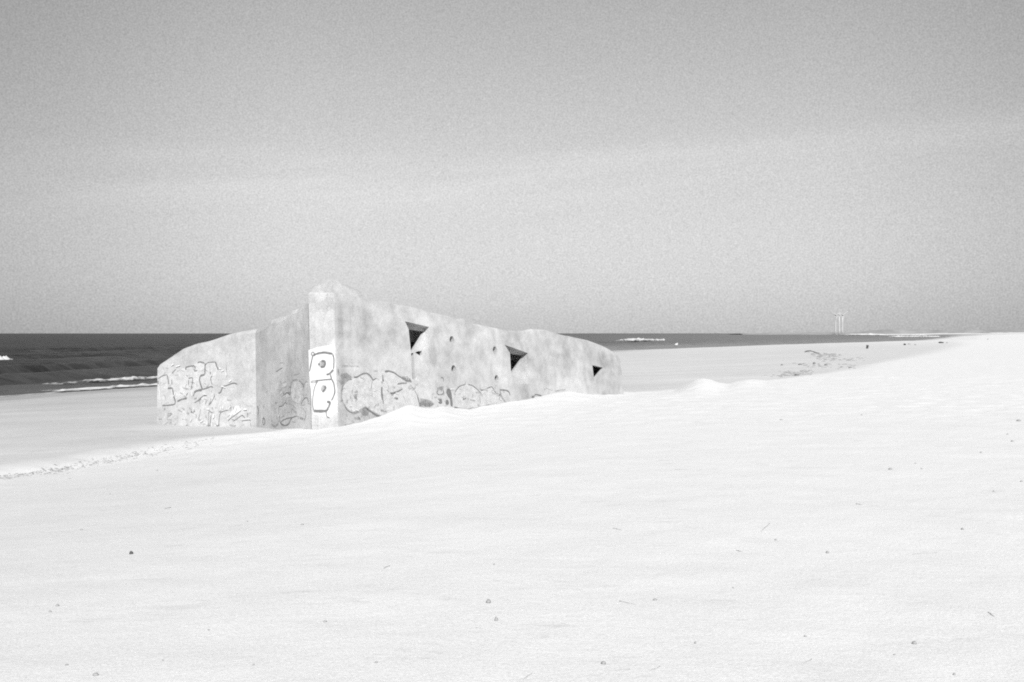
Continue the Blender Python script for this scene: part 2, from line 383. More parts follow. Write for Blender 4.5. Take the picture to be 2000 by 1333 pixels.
def ground_parts(x, y):
    x = np.asarray(x, float); y = np.asarray(y, float)
    r = np.hypot(x, y)
    s = shore_s(x, y)
    beach = np.where(s < 48, -4.0 + 0.041 * s, -4.0 + 0.041 * 48 + 0.2 * (1 - np.exp(-(np.maximum(s, 48) - 48) / 30)))
    beach = np.maximum(beach, -9.0)
    beach = beach + 0.05 * fbm(x * 0.25, y * 0.25, 4) * sstep(-5, 10, s)
    d, sg = poly_dist(x, y, EDGE_P); sd = d * sg + 0.35 * fbm(x * 0.8 + 3, y * 0.8, 3)
    fall = 1.3 + 0.9 * sstep(-4, 6, x) + 0.02 * np.maximum(r - 40, 0)
    w = sstep(-1, 0, sd / fall)
    dz = dune_z(x, y)
    dz = dz + crest_fix(x, y)
    near = np.clip(1.2 - r / 120, 0, 1)
    dz = dz + (0.012 * fbm(x * 0.35, y * 0.55, 4) + 0.010 * fbm(x * 1.9, y * 2.2, 4) + 0.030 * fbm(x * 2.3, y * 2.3, 3) * sstep(19, 25, r)) * near * sstep(2.0, 5.0, r)
    farb = np.where(s > 48, beach, np.minimum(beach, -2.2))
    far = sstep(90, 260, r)
    dz = dz * (1 - far) + farb * far
    z = beach * (1 - w) + np.maximum(dz, beach - 0.3) * w
    # far dunes along the coast
    dn = sstep(90, 230, s) * sstep(420, 900, r)
    hum = 2.6 + 3.0 * fbm(x * 0.006, y * 0.004, 4) + 2.2 * fbm(x * 0.03, y * 0.02, 3)
    z = z + dn * np.maximum(hum, 0.5) * (0.55 + 0.6 * sstep(800, 1600, r))
    wetv_vign = 1 - w * (0.94 + 0.06 * far)
    wetv_vign = wetv_vign * (0.54 + 0.15 * (1 - sstep(12, 36, s)) + 0.45 * (1 - sstep(0.5, 11, s)))
    wetv_vign = wetv_vign + 0.16 * w * sstep(-0.5, -6.0, x) * (1 - sstep(20, 26, r))  # left foreground darkened like vignetting, through the wetness value
    wetv_vign = np.clip(wetv_vign * (1 - 0.75 * sstep(110, 330, r) * sstep(6, 16, s)), 0, 1)
    wetv_vign = wetv_vign * (1 - 0.26 * sstep(2, 9, x) * (r > 25))
    gr = dn * sstep(-0.12, 0.12, fbm(x * 0.02 + 5, y * 0.006, 4)) * sstep(-1.2, 1.2, z)
    ax = x / np.maximum(y, 1)
    far_shade = sstep(1150, 1350, y) * (1 - sstep(1750, 2000, y)) * sstep(0.365, 0.40, ax + 0.04 * fbm(y * 0.01, x * 0.01, 3)) * (1 - sstep(0.44, 0.50, ax + 0.06 * fbm(y * 0.012, x * 0.02, 3)))  # shade of far dune faces painted as a dark band
    gr = np.clip(np.maximum(gr, 0.85 * far_shade), 0, 1)
    return z + EYE, wetv_vign, gr
def gz(x, y):
    return float(ground_parts(np.array([x]), np.array([y]))[0][0])
def ground_hit(px, py, r0=3.0, r1=700.0):
    d = ray(px, py)
    ts = np.geomspace(r0, r1, 3000)
    xs, ys, zs = d.x * ts, d.y * ts, EYE + d.z * ts
    below = zs <= ground_parts(xs, ys)[0]
    i = int(np.argmax(below)) if below.any() else len(ts) - 1
    return Vector((xs[i], ys[i], ground_parts(xs[i:i + 1], ys[i:i + 1])[0][0]))

def polar_grid(radii, fine_half, n_fine, coarse_step):
    a_f = np.linspace(-fine_half, fine_half, n_fine)
    n_c = int((360 - 2 * fine_half) / coarse_step)
    a_c = np.linspace(fine_half, 360 - fine_half, n_c + 1)[1:-1]
    ang = np.radians(np.concatenate([a_f, a_c]))
    rr, aa = np.meshgrid(radii, ang, indexing='ij')
    return rr * np.sin(aa), rr * np.cos(aa), len(radii), len(ang)
def grid_faces(nr, na, keep=None):
    i = np.arange(nr - 1)[:, None]; j = np.arange(na)[None, :]; j2 = (j + 1) % na
    f = np.stack([i * na + j, i * na + j2, (i + 1) * na + j2, (i + 1) * na + j], -1).reshape(-1, 4)
    if keep is not None: f = f[keep[f].any(1)]
    return f
def grid_obj(name, x, y, z, faces, mat, attrs):
    used = np.unique(faces); idx = np.full(x.size, -1); idx[used] = np.arange(len(used))
    co = np.stack([x.ravel(), y.ravel(), z.ravel()], -1)[used]
    f = idx[faces]
    me = bpy.data.meshes.new(name)
    me.vertices.add(len(co)); me.vertices.foreach_set('co', co.ravel().astype(np.float32))
    me.loops.add(f.size); me.loops.foreach_set('vertex_index', f.ravel().astype(np.int32))
    me.polygons.add(len(f)); me.polygons.foreach_set('loop_start', np.arange(0, f.size, 4, dtype=np.int32))
    me.polygons.foreach_set('loop_total', np.full(len(f), 4, dtype=np.int32))
    me.update(calc_edges=True); me.validate()
    me.polygons.foreach_set('use_smooth', np.ones(len(me.polygons), dtype=bool))
    for k, v in attrs.items():
        a = me.attributes.new(k, 'FLOAT', 'POINT'); a.data.foreach_set('value', v.ravel()[used].astype(np.float32))
    me.materials.append(mat)
    return link(name, me)

radii = np.concatenate([[0.0, 0.8, 1.6, 2.2, 2.8], np.arange(3.3, 44, 0.13), np.geomspace(44, 7000, 210)[1:]])
gx, gy, nr, na = polar_grid(radii, 33, 420, 4)
zz, ww, gg = ground_parts(gx, gy)
# keep clear of a mesh under deep water
keep = (zz > -4.5).ravel()
ff = grid_faces(nr, na, keep)
ff = ff[~((ff[:, 0] // na) == 0) | True]
ground = grid_obj('ground', gx, gy, zz, ff, M_SAND, {'wet_vign': ww, 'grass_shade': gg})
tag(ground, kind='structure')

# ------------------------------------------------------------------ sea
rad_s = np.concatenate([np.arange(32, 130, 0.55), np.geomspace(130, 900, 260)[1:], np.geomspace(900, 45000, 60)[1:]])
sx, sy, nrs, nas = polar_grid(rad_s, 33, 260, 4)
ss = shore_s(sx, sy); off = -ss; rs = np.hypot(sx, sy)
ph = off + 3.5 * fbm(sx * 0.03, sy * 0.03, 3) * 2
amp = 0.33 * sstep(1.5, 12, off) * (1 - 0.75 * sstep(70, 200, off)) * (0.45 + 1.1 * np.clip(fbm(sx * 0.035 + 4, sy * 0.02, 3) + .5, 0, 1.2)) * (1 - sstep(500, 900, rs))
wv = lambda p: (np.clip(np.sin(p), -1, 1) * 0.5 + 0.5) ** 2.2 * 2 - 0.75
szz = amp * wv(ph * 2 * math.pi / 14.0) + 0.4 * amp * wv(ph * 2 * math.pi / 6.1 + 1.0)
szz = szz + 0.10 * fbm(sx * 0.4, sy * 0.25, 3) * (1 - sstep(150, 400, rs)) * sstep(2, 8, off)
azim = np.degrees(np.arctan2(sx, sy))
shallow_glare = np.clip(0.85 * np.exp(-np.maximum(off, 0) / 26.0) * (0.35 + 0.65 * sstep(100, 220, rs)) + 0.75 * sstep(-14, 18, azim) * sstep(120, 260, rs) * np.exp(-np.maximum(off, 0) / 3000), 0, 1)  # shore shallows, plus veiling brightness on the right painted into the water
sf = grid_faces(nrs, nas, (ss < 25).ravel())
sea = grid_obj('sea', sx, sy, szz, sf, M_SEA, {'shallow_glare': shallow_glare}); tag(sea, kind='structure')

# foam: ragged sheets with some body, lying on the water
def foam_strip(name, pts, width, lift, cover, n_w=9, h=0.12):
    """pts: plan polyline; a lumpy ribbon with cover falling off to its edges"""
    P = np.array(pts, float); seg = np.linalg.norm(np.diff(P, axis=0), axis=1); L = np.concatenate([[0], np.cumsum(seg)])
    q = np.arange(0, L[-1], 0.35); cx = np.interp(q, L, P[:, 0]); cy = np.interp(q, L, P[:, 1])
    tx = np.gradient(cx); ty = np.gradient(cy); ln = np.hypot(tx, ty); nx, ny = -ty / ln, tx / ln
    u = np.linspace(-1, 1, n_w)
    wob = 0.6 + 1.0 * np.clip(fbm(q * 0.22, q * 0 + width, 3) + 0.4, 0, 1.3)
    x = cx[:, None] + nx[:, None] * u * width * wob[:, None]; y = cy[:, None] + ny[:, None] * u * width * wob[:, None]
    end = np.minimum(np.clip(q / 1.5, 0, 1), np.clip((L[-1] - q) / 1.5, 0, 1))
    z = lift + h * (1 - u ** 2)[None] * (0.4 + np.abs(fbm(x * 1.3, y * 1.3, 3)) * 2.2) * end[:, None]
    cv = cover * (1 - np.abs(u) ** 2.5)[None] * end[:, None] + 0.2
    i = np.arange(len(q) - 1)[:, None]; j = np.arange(n_w - 1)[None]
    f = np.stack([i * n_w + j, i * n_w + j + 1, (i + 1) * n_w + j + 1, (i + 1) * n_w + j], -1).reshape(-1, 4)
    o = grid_obj(name, x, y, z, f, M_FOAM, {'cover': cv}); tag(o, kind='stuff'); return o
def shore_line(o, i0, i1):     # shoreline polyline pushed seaward by o metres
    P = SHORE[i0:i1 + 1].copy(); out_ = []
    for k in range(len(P) - 1):
        d = P[k + 1] - P[k]; L = np.hypot(*d); n = np.array([-d[1], d[0]]) / L
        for tt in np.arange(0, L, 3.0): out_.append(P[k] + d * tt / L + n * o)
    return out_
foam_strip('swash_foam', shore_line(-0.2, 1, 6), 0.6, 0.035, 0.46, h=0.03)
def sea_at(px, py):
    d = ray(px, py); k = -EYE / d.z; return (d.x * k, d.y * k)
foam_strip('breaker_foam', [sea_at(*p) for p in ((150, 751), (215, 747), (275, 743), (335, 741), (400, 738))], 1.8, 0.08, 0.52, h=0.22)
foam_strip('breaker_foam', [sea_at(*p) for p in ((60, 757), (120, 754), (175, 751))], 0.9, 0.10, 0.40, h=0.15)
foam_strip('wash_foam', [sea_at(*p) for p in ((70, 769), (140, 766), (220, 760), (330, 753))], 1.2, 0.10, 0.60, h=0.10)
foam_strip('whitecap_foam', [sea_at(*p) for p in ((-40, 709), (-10, 707.5), (17, 706))], 1.3, 0.15, 0.85, h=0.5)
foam_strip('whitecap_foam', [sea_at(*p) for p in ((1226, 668), (1245, 667), (1268, 667.5), (1303, 667.5))], 5.0, 0.2, 0.62, h=0.9)
foam_strip('whitecap_foam', [sea_at(*p) for p in ((1683, 655.3), (1692, 655.2), (1702, 655.3))], 40, 0.3, 0.85, h=2.0)

foam_strip('whitecap_foam', [sea_at(*p) for p in ((1745, 659.8), (1790, 659.4), (1835, 659.6))], 7, 0.3, 0.7, h=1.0)
foam_strip('whitecap_foam', [sea_at(*p) for p in ((1726, 656.2), (1770, 656.0), (1800, 656.2))], 16, 0.3, 0.6, h=1.2)
foam_strip('spray_foam', [sea_at(*p) for p in ((1318, 677.5), (1324, 677.3))], 0.5, 0.3, 1.1, h=1.0)

# ------------------------------------------------------------------ bunker
bunker = empty('bunker'); bunker.matrix_world = B_M
tag(bunker, 'tilted pale concrete war bunker with graffiti, half buried in the beach sand', 'bunker')
class Face:
    """a wall plane through plan points a->b (bunker coordinates); pixels of the survey photo map to (along, up)"""
    def __init__(self, a, b_):
        self.a = Vector((a[0], a[1], 0)); self.d = (Vector((b_[0], b_[1], 0)) - self.a).normalized()
        self.n = Vector((self.d.y, -self.d.x, 0))
        if (B_I @ Vector((0, 0, EYE)) - self.a).dot(self.n) < 0: self.n.negate()
    def hit(self, px, py):
        o = B_I @ Vector((0, 0, EYE)); d = B_I.to_3x3() @ ray(px, py)
        return o + d * ((self.a - o).dot(self.n) / d.dot(self.n))
def plan(px, py, depth):
    p = B_I @ at(px, py, depth); return (p.x, p.y)
pA = (0.0, 0.0)
pA2 = plan(606, 720, 25.15)
pC = plan(500, 750, 28.0)
pE = plan(307, 775, 29.8)
F_FAC = Face((0, 0), (1, 0)); F_CH = Face(pA, pA2); F_SID = Face(pA2, pC); F_WNG = Face(pC, pE)

def offset_poly(P, d):
    n = len(P); area = sum(P[i][0] * P[(i + 1) % n][1] - P[(i + 1) % n][0] * P[i][1] for i in range(n))
    sg = 1 if area > 0 else -1; res = []
    for i in range(n):
        p0, p1, p2 = Vector(P[i - 1]), Vector(P[i]), Vector(P[(i + 1) % n])
        d1 = (p1 - p0).normalized(); d2 = (p2 - p1).normalized()
        n1 = Vector((-d1.y, d1.x)) * sg; n2 = Vector((-d2.y, d2.x)) * sg
        m = n1 + n2; k = max(m.dot(n1), 0.5)
        res.append(tuple(p1 + m * (d / k)))
    return res
def block(name, pts, vbot, bev, rise, dome, mat):
    """pts: [(s, w, vtop)] plan polygon with top heights; walls, a worn bevel and a slightly domed roof"""
    n = len(pts); P2 = [(p[0], p[1]) for p in pts]
    rings = [[Vector((p[0], p[1], vbot)) for p in pts], [Vector(p) for p in pts]]
    for k, (fb, fr) in enumerate(((0.18, 0.62), (0.55, 0.92), (1.0, 1.0))):
        O = offset_poly(P2, bev * fb); rings.append([Vector((O[i][0], O[i][1], pts[i][2] + rise * fr)) for i in range(n)])
    bm = bmesh.new(); vr = [[bm.verts.new(v) for v in r] for r in rings]
    for a, b_ in zip(vr[:-1], vr[1:]):
        for i in range(n): bm.faces.new((a[i], a[(i + 1) % n], b_[(i + 1) % n], b_[i]))
    for ringv in (vr[0], vr[-1]):
        tri = tessellate_polygon([[Vector((v.co.x, v.co.y, 0)) for v in ringv]])
        for t3 in tri: bm.faces.new([ringv[k] for k in t3])
    bmesh.ops.recalc_face_normals(bm, faces=bm.faces)
    me = bpy.data.meshes.new(name); bm.to_mesh(me); bm.free(); me.materials.append(mat)
    return me
def densify(pts, step):
    res = []
    for i, p in enumerate(pts):
        q = pts[(i + 1) % len(pts)]; L = math.hypot(q[0] - p[0], q[1] - p[1]); k = max(1, int(L / step))
        for j in range(k):
            f = j / k; v = p[2] * (1 - f) + q[2] * f
            jit = 0.0 if j == 0 else 0.040 * (mnoise.noise(Vector((p[0] + (q[0] - p[0]) * f, p[1] + (q[1] - p[1]) * f, 3.0)) * 2.6))
            res.append((p[0] + (q[0] - p[0]) * f, p[1] + (q[1] - p[1]) * f, v + jit * 2))
    return res

RISE = 0.10
topline = [(655, 575), (700, 584), (760, 594), (800, 602), (860, 617), (940, 638), (985, 649), (1012, 650), (1040, 646), (1064, 647), (1090, 655), (1150, 668), (1190, 684), (1211, 700)]
fac = []
for px, py in topline:
    h_ = F_FAC.hit(px, py); fac.append((h_.x, 0.0, h_.z))
fac[0] = (0.0, 0.0, fac[0][2])
sB = fac[-1][0]
vA = fac[0][2]; vR = fac[-3][2]
chv = F_CH.hit(601, 575).z
backL = B_I.to_3x3() @ Vector((-0.10, 0.99, 0)); backL = Vector((backL.x, backL.y)).normalized()
pG = (pA2[0] + backL.x * 8.5, pA2[1] + backL.y * 8.5)
sBk = 8.0
main_pts = fac + [(sB, 2.5, fac[-1][2] + 0.35), (sB, sBk, vR), (6.0, sBk, vR + 0.15), (pG[0], pG[1], vA - 0.1), (pA2[0], pA2[1], chv)]
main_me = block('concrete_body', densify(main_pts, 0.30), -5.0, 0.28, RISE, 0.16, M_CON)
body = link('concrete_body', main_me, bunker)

bl = lambda d, e: (pA2[0] + backL.x * d + e, pA2[1] + backL.y * d)
cap = [bl(0.12, 0.06), (0.02, 0.10), (1.1, 0.12), (1.6, 1.0), bl(1.8, 0.9), bl(1.5, 0.25)]
cap_me = block('broken_roof_cap', [(a_, b_, vA + (0.16 if k in (0, 1) else 0.05)) for k, (a_, b_) in enumerate(cap)], 0.3, 0.26, 0.36, 0, M_CON)
link('broken_roof_cap', cap_me, bunker)
wing_top = [(497, 653), (460, 657), (400, 676), (355, 689), (307, 720)]
wpts = []
for px, py in wing_top:
    h_ = F_WNG.hit(px, py); wpts.append((h_.x, h_.y, h_.z))
wpts[0] = (pC[0], pC[1], F_SID.hit(500, 650).z); wpts[-1] = (pE[0], pE[1], wpts[-1][2])
bk = B_I.to_3x3() @ Vector((0.12, 0.99, 0)); bk = Vector((bk.x, bk.y)).normalized()
side_v = F_SID.hit(601, 600).z
inA = (pA2[0] + 0.25, pA2[1] + 0.35)
side_pts = [(pA2[0] + 0.45, pA2[1] + 0.25, side_v), (pA2[0] + 0.003 , pA2[1] + 0.03, side_v)] + wpts + [(pE[0] + bk.x * 5.0, pE[1] + bk.y * 5.0, wpts[-1][2] - 0.15),
            (pC[0] + bk.x * 6.0, pC[1] + bk.y * 6.0, wpts[0][2]), (pG[0] + 1.0, pG[1] - 0.8, side_v - 0.15), (pA2[0] + 1.2, pA2[1] + 0.9, side_v)]
side_me = block('side_wing', densify(side_pts, 0.35), -5.0, 0.36, 0.20, 0.10, M_CON)
wing = link('side_wing', side_me, bunker)

# openings: recess outlines and the dark triangular holes (bunker coordinates on the facade)
def prism(poly, w0, w1, mat=None):
    bm = bmesh.new()
    a = [bm.verts.new((p[0], w0, p[1])) for p in poly]; b_ = [bm.verts.new((p[0], w1, p[1])) for p in poly]
    bm.faces.new(a); bm.faces.new(list(reversed(b_))); n = len(poly)
    for i in range(n): bm.faces.new((a[i], a[(i + 1) % n], b_[(i + 1) % n], b_[i]))
    bmesh.ops.recalc_face_normals(bm, faces=bm.faces)
    me = bpy.data.meshes.new('cutter'); bm.to_mesh(me); bm.free()
    if mat is not None: me.materials.append(mat)
    return link('cutter', me, bunker)
def facq(pts): return [(F_FAC.hit(*p).x, F_FAC.hit(*p).z) for p in pts]
def face_at(px, py, depth):     # pixel on a plane parallel to the facade, set back by depth
    o = B_I @ Vector((0, 0, EYE)); d = B_I.to_3x3() @ ray(px, py); k = (depth - o.y) / d.y; p = o + d * k
    return (p.x, p.z)
cutters = []
REC = 0.19
openings = [
    dict(rec=[(791, 628), (838, 639), (841, 700), (842, 760), (806, 752), (803, 690), (798, 643)],
         tri=[(793, 641.5), (830, 647), (803, 690), (796, 690)], slot=[(801, 690), (808, 690), (811, 741), (803, 741)], nook=[(811, 689), (817, 686), (824, 686), (825, 693), (820, 695)]),
    dict(rec=[(986, 674), (1031, 690), (1033, 720), (1034, 752), (1003, 748), (998, 725), (996, 690)],
         tri=[(990, 688), (1025, 694.5), (998, 731), (991, 731)]),
    dict(rec=None, tri=[(1157, 713.5), (1178, 718.5), (1160, 739.5)]),
]
bpy.context.view_layer.update()
panels = []
for op in openings:
    if op['rec']:
        poly = facq(op['rec']); cutters.append(prism(poly, -0.5, REC + 0.105))
        mx = sum(q[0] for q in poly) / len(poly); my = sum(q[1] for q in poly) / len(poly)
        cutters.append(prism([(mx + (q[0] - mx) * 1.25, my + (q[1] - my) * 1.12) for q in poly], REC + 0.085, 0.70, M_SHADECON))
        big = [(s + 0, v) for s, v in poly]
        panels.append((big, op))
    else:
        cutters.append(prism(facq(op['tri']), -0.5, 0.2, M_SHADECON)); cutters.append(prism(facq([(1146, 706), (1194, 708), (1194, 748), (1146, 748)]), 0.07, 0.9, M_SHADECON))
cutters.append(prism([(0.9, -4.2), (sB - 0.7, -4.2), (sB - 0.7, 0.42), (0.9, 0.42)], 0.60, 6.4, M_SHADECON))
def cyl(px, py, rs_, rv, d1):
    c = F_FAC.hit(px, py); return prism([(c.x + rs_ * math.cos(a), c.z + rv * math.sin(a)) for a in np.linspace(0, 2 * math.pi, 15)[:-1]], -0.4, d1)
for p in ((883, 665), (886.5, 722), (967, 685), (970.5, 741)):
    cutters.append(cyl(p[0], p[1], 0.10, 0.125, 0.32))
def boolean(o, cuts):
    for c in cuts:
        md = o.modifiers.new('cut', 'BOOLEAN'); md.operation = 'DIFFERENCE'; md.solver = 'EXACT'; md.object = c
    dg = bpy.context.evaluated_depsgraph_get(); me = bpy.data.meshes.new_from_object(o.evaluated_get(dg))
    me.name = o.data.name; o.modifiers.clear(); o.data = me
    for c in cuts: bpy.data.objects.remove(c)
bpy.context.view_layer.update()
boolean(body, cutters)
for big, op in panels:
    # infill slab closing the opening, set back from the facade, with the broken triangular hole
    c0 = sum(s for s, v in big) / len(big); c1 = sum(v for s, v in big) / len(big)
    slab = [(c0 + (s - c0) * 1.0, c1 + (v - c1) * 1.0) for s, v in big]
    pr = prism([(c0 + (s - c0) * 0.998, c1 + (v - c1) * 0.998) for s, v in slab], REC, REC + 0.10)
    pr.name = 'window_infill'; pr.data.name = 'window_infill'; pr.data.materials.append(M_CON)
    cuts = [prism([face_at(px, py, REC) for px, py in op['tri']], REC - 0.3, 1.4, M_SHADECON)]
    if 'slot' in op: cuts.append(prism([face_at(px, py, REC) for px, py in op['slot']], REC - 0.3, 1.4, M_SHADECON))
    if 'nook' in op: cuts.append(prism([face_at(px, py, REC) for px, py in op['nook']], REC - 0.3, 1.4, M_SHADECON))
    bpy.context.view_layer.update(); boolean(pr, cuts)

# ------------------------------------------------------------------ graffiti (thin paint on the walls)
def zt(ox, oy, sc): return lambda p: (ox + p[0] / sc, oy + p[1] / sc)
class Paint:
    def __init__(self): self.v = []; self.f = []; self.m = []; self.k = 0
    def lift(self): self.k += 1; return 0.006 + 0.00035 * self.k
    def stroke(self, face, pts, w=0.034, mat=0):
        P = [face.hit(*p) for p in pts]; Q = []
        for i in range(len(P) - 1):       # Catmull-Rom smoothing
            p0 = P[max(i - 1, 0)]; p1 = P[i]; p2 = P[i + 1]; p3 = P[min(i + 2, len(P) - 1)]
            for q in range(4):
                t_ = q / 4; a = p1 * 2; bq = (p2 - p0) * t_; c = (p0 * 2 - p1 * 5 + p2 * 4 - p3) * t_ * t_; d = (p1 * 3 - p0 - p2 * 3 + p3) * t_ ** 3
                Q.append((a + bq + c + d) * 0.5)
        Q.append(P[-1]); z = self.lift(); b0 = len(self.v)
        for i, q in enumerate(Q):
            t_ = (Q[min(i + 1, len(Q) - 1)] - Q[max(i - 1, 0)])
            if t_.length < 1e-6: t_ = face.d.copy()
            s_ = t_.normalized().cross(face.n)
            ww_ = w * (0.78 + 0.5 * abs(mnoise.noise(q * 5.0))) * (0.75 if i in (0, len(Q) - 1) else 1)
            self.v += [q + s_ * ww_ / 2 + face.n * z, q - s_ * ww_ / 2 + face.n * z]
        for i in range(len(Q) - 1):
            self.f.append((b0 + 2 * i, b0 + 2 * i + 1, b0 + 2 * i + 3, b0 + 2 * i + 2)); self.m.append(mat)
    def fill(self, face, pts, mat=1):
        P = [face.hit(*p) for p in pts]; z = self.lift(); b0 = len(self.v)
        loc = [Vector(((p - face.a).dot(face.d), p.z, 0)) for p in P]
        self.v += [p + face.n * z for p in P]
        for t3 in tessellate_polygon([loc]): self.f.append(tuple(b0 + k for k in t3)); self.m.append(mat)
    def blob(self, face, c, rx, ry, mat=0, n=11):
        self.fill(face, [(c[0] + rx * math.cos(a) * (1 + .15 * math.sin(3 * a)), c[1] + ry * math.sin(a)) for a in np.linspace(0, 2 * math.pi, n + 1)[:-1]], mat)
    def build(self, label):
        me = mesh('graffiti', self.v, self.f, (M_BLACKP, M_GREYP, M_WHITEP, M_PALEP), self.m)
        o = link('graffiti', me, bunker); o['label'] = label; return o
TH = 0.062; MID = 0.042; FN = 0.030
# --- wing, upper row of block letters
A = zt(300, 690, 8.333); g = Paint()
def scribble(g, face, T, box, n, mat):
    # worn remains of older paint: short faint strokes and drips
    for k in range(n):
        x = random.uniform(box[0], box[2]); y = random.uniform(box[1], box[3]); a = random.choice((0.0, 0.3, 1.4, 1.6, 2.4)) + random.gauss(0, 0.25); L = random.uniform(25, 85)
        g.stroke(face, [T((x, y)), T((x + L * .5 * math.cos(a) + random.gauss(0, 8), y + L * .5 * math.sin(a))), T((x + L * math.cos(a), y + L * math.sin(a)))], random.uniform(0.018, 0.05), mat)
def run(g, face, T, items):
    for it in items:
        pts = [T(p) for p in it[0]]; w = it[1] if len(it) > 1 else MID; m = it[2] if len(it) > 2 else 0
        g.stroke(face, pts, w, m)
g.fill(F_WNG, [A(p) for p in ((120, 400), (330, 300), (520, 240), (760, 150), (1010, 150), (1050, 300), (960, 540), (640, 640), (350, 760), (150, 840))], 3)
run(g, F_WNG, A, [
    ([(75, 420), (150, 370), (220, 355)], FN), ([(222, 357), (240, 440), (245, 510)], MID),
    ([(235, 575), (305, 570)], TH), ([(308, 572), (320, 640), (335, 720), (357, 780)], MID), ([(352, 775), (345, 830), (240, 850), (145, 855)], MID),
    ([(75, 450), (75, 510)], MID), ([(300, 330), (365, 265)], FN), ([(300, 430), (300, 510)], FN),
    ([(390, 785), (470, 750), (545, 735)], TH), ([(556, 650), (540, 690)], MID), ([(530, 275), (530, 235), (600, 215), (665, 205)], MID),
    ([(665, 205), (680, 250), (670, 290), (715, 285)], FN), ([(570, 412), (635, 400)], FN), ([(637, 400), (635, 480), (610, 600)], FN), ([(575, 440), (570, 520)], FN),
    ([(720, 160), (765, 145), (830, 165)], MID), ([(848, 170), (843, 210)], TH), ([(843, 200), (840, 280), (838, 345)], MID), ([(835, 350), (765, 370)], TH),
    ([(765, 370), (752, 440), (780, 540), (800, 590)], MID), ([(800, 590), (870, 570), (940, 545), (970, 560)], MID),
    ([(860, 185), (890, 155), (1010, 145)], FN), ([(1012, 145), (1030, 210), (1060, 270)], MID), ([(665, 640), (710, 612), (790, 600)], TH),
    ([(925, 305), (930, 345)], MID), ([(960, 370), (935, 420), (960, 520)], FN), ([(1190, 190), (1195, 300)], FN, 1), ([(650, 700), (668, 650)], FN)])
g.stroke(F_WNG, [A(p) for p in ((88, 505), (102, 600), (115, 770))], 0.03, 2)
g.stroke(F_WNG, [A(p) for p in ((285, 400), (290, 510))], 0.03, 2); g.stroke(F_WNG, [A(p) for p in ((625, 610), (625, 700))], 0.04, 2)
scribble(g, F_WNG, A, (130, 200, 1150, 760), 30, 1); scribble(g, F_WNG, A, (130, 200, 1400, 760), 10, 2)
g.build('outlined block letters sprayed along the upper part of the seaward wing')
# --- wing, lower row
g = Paint()
g.fill(F_WNG, [A(p) for p in ((560, 1290), (600, 1130), (740, 920), (800, 710), (880, 700), (900, 930), (1050, 900), (1100, 700), (1300, 700), (1440, 860), (1480, 950), (1600, 1120), (1600, 1300))], 3)
g.fill(F_WNG, [A(p) for p in ((1240, 990), (1340, 860), (1420, 870), (1430, 930), (1330, 1000), (1250, 1060))], 2)
g.fill(F_WNG, [A(p) for p in ((930, 1290), (960, 1000), (1050, 990), (1050, 1290))], 3)
run(g, F_WNG, A, [
    ([(1058, 648), (1090, 640), (1130, 550), (1190, 530)], MID), ([(1180, 533), (1250, 505), (1310, 490), (1360, 505)], MID),
    ([(665, 810), (730, 770), (800, 705), (870, 695)], FN), ([(1000, 690), (950, 790), (900, 850)], FN), ([(935, 740), (925, 790), (905, 840)], MID, 1),
    ([(608, 955), (640, 965), (675, 940)], MID), ([(770, 915), (755, 1000), (735, 1085), (775, 1088)], MID, 1), ([(905, 940), (960, 980)], MID, 1),
    ([(900, 960), (900, 1100), (895, 1240)], TH, 1), ([(940, 1000), (925, 1150), (900, 1250)], FN), ([(1060, 960), (1095, 960), (1075, 1030), (1065, 1150), (1055, 1285)], FN),
    ([(1095, 965), (1150, 945), (1220, 930)], FN), ([(1215, 1105), (1260, 1060), (1340, 1005), (1430, 935)], FN), ([(1305, 1110), (1390, 1050), (1445, 1015), (1490, 1055)], FN),
    ([(1435, 1105), (1560, 1090), (1580, 1110)], FN), ([(770, 1200), (720, 1220), (715, 1250), (760, 1275)], MID), ([(800, 1245), (835, 1225)], MID, 1),
    ([(1180, 1270), (1200, 1240), (1260, 1245), (1330, 1280)], MID, 1), ([(225, 1050), (290, 1010)], MID, 1), ([(390, 1030), (395, 1070)], MID, 1), ([(1580, 1130), (1600, 1240)], FN, 1)])
scribble(g, F_WNG, A, (80, 860, 560, 1280), 22, 1); scribble(g, F_WNG, A, (560, 720, 1560, 1280), 34, 1); scribble(g, F_WNG, A, (600, 860, 1500, 1280), 16, 2)
g.build('worn pale letters with thin outlines low on the seaward wing')
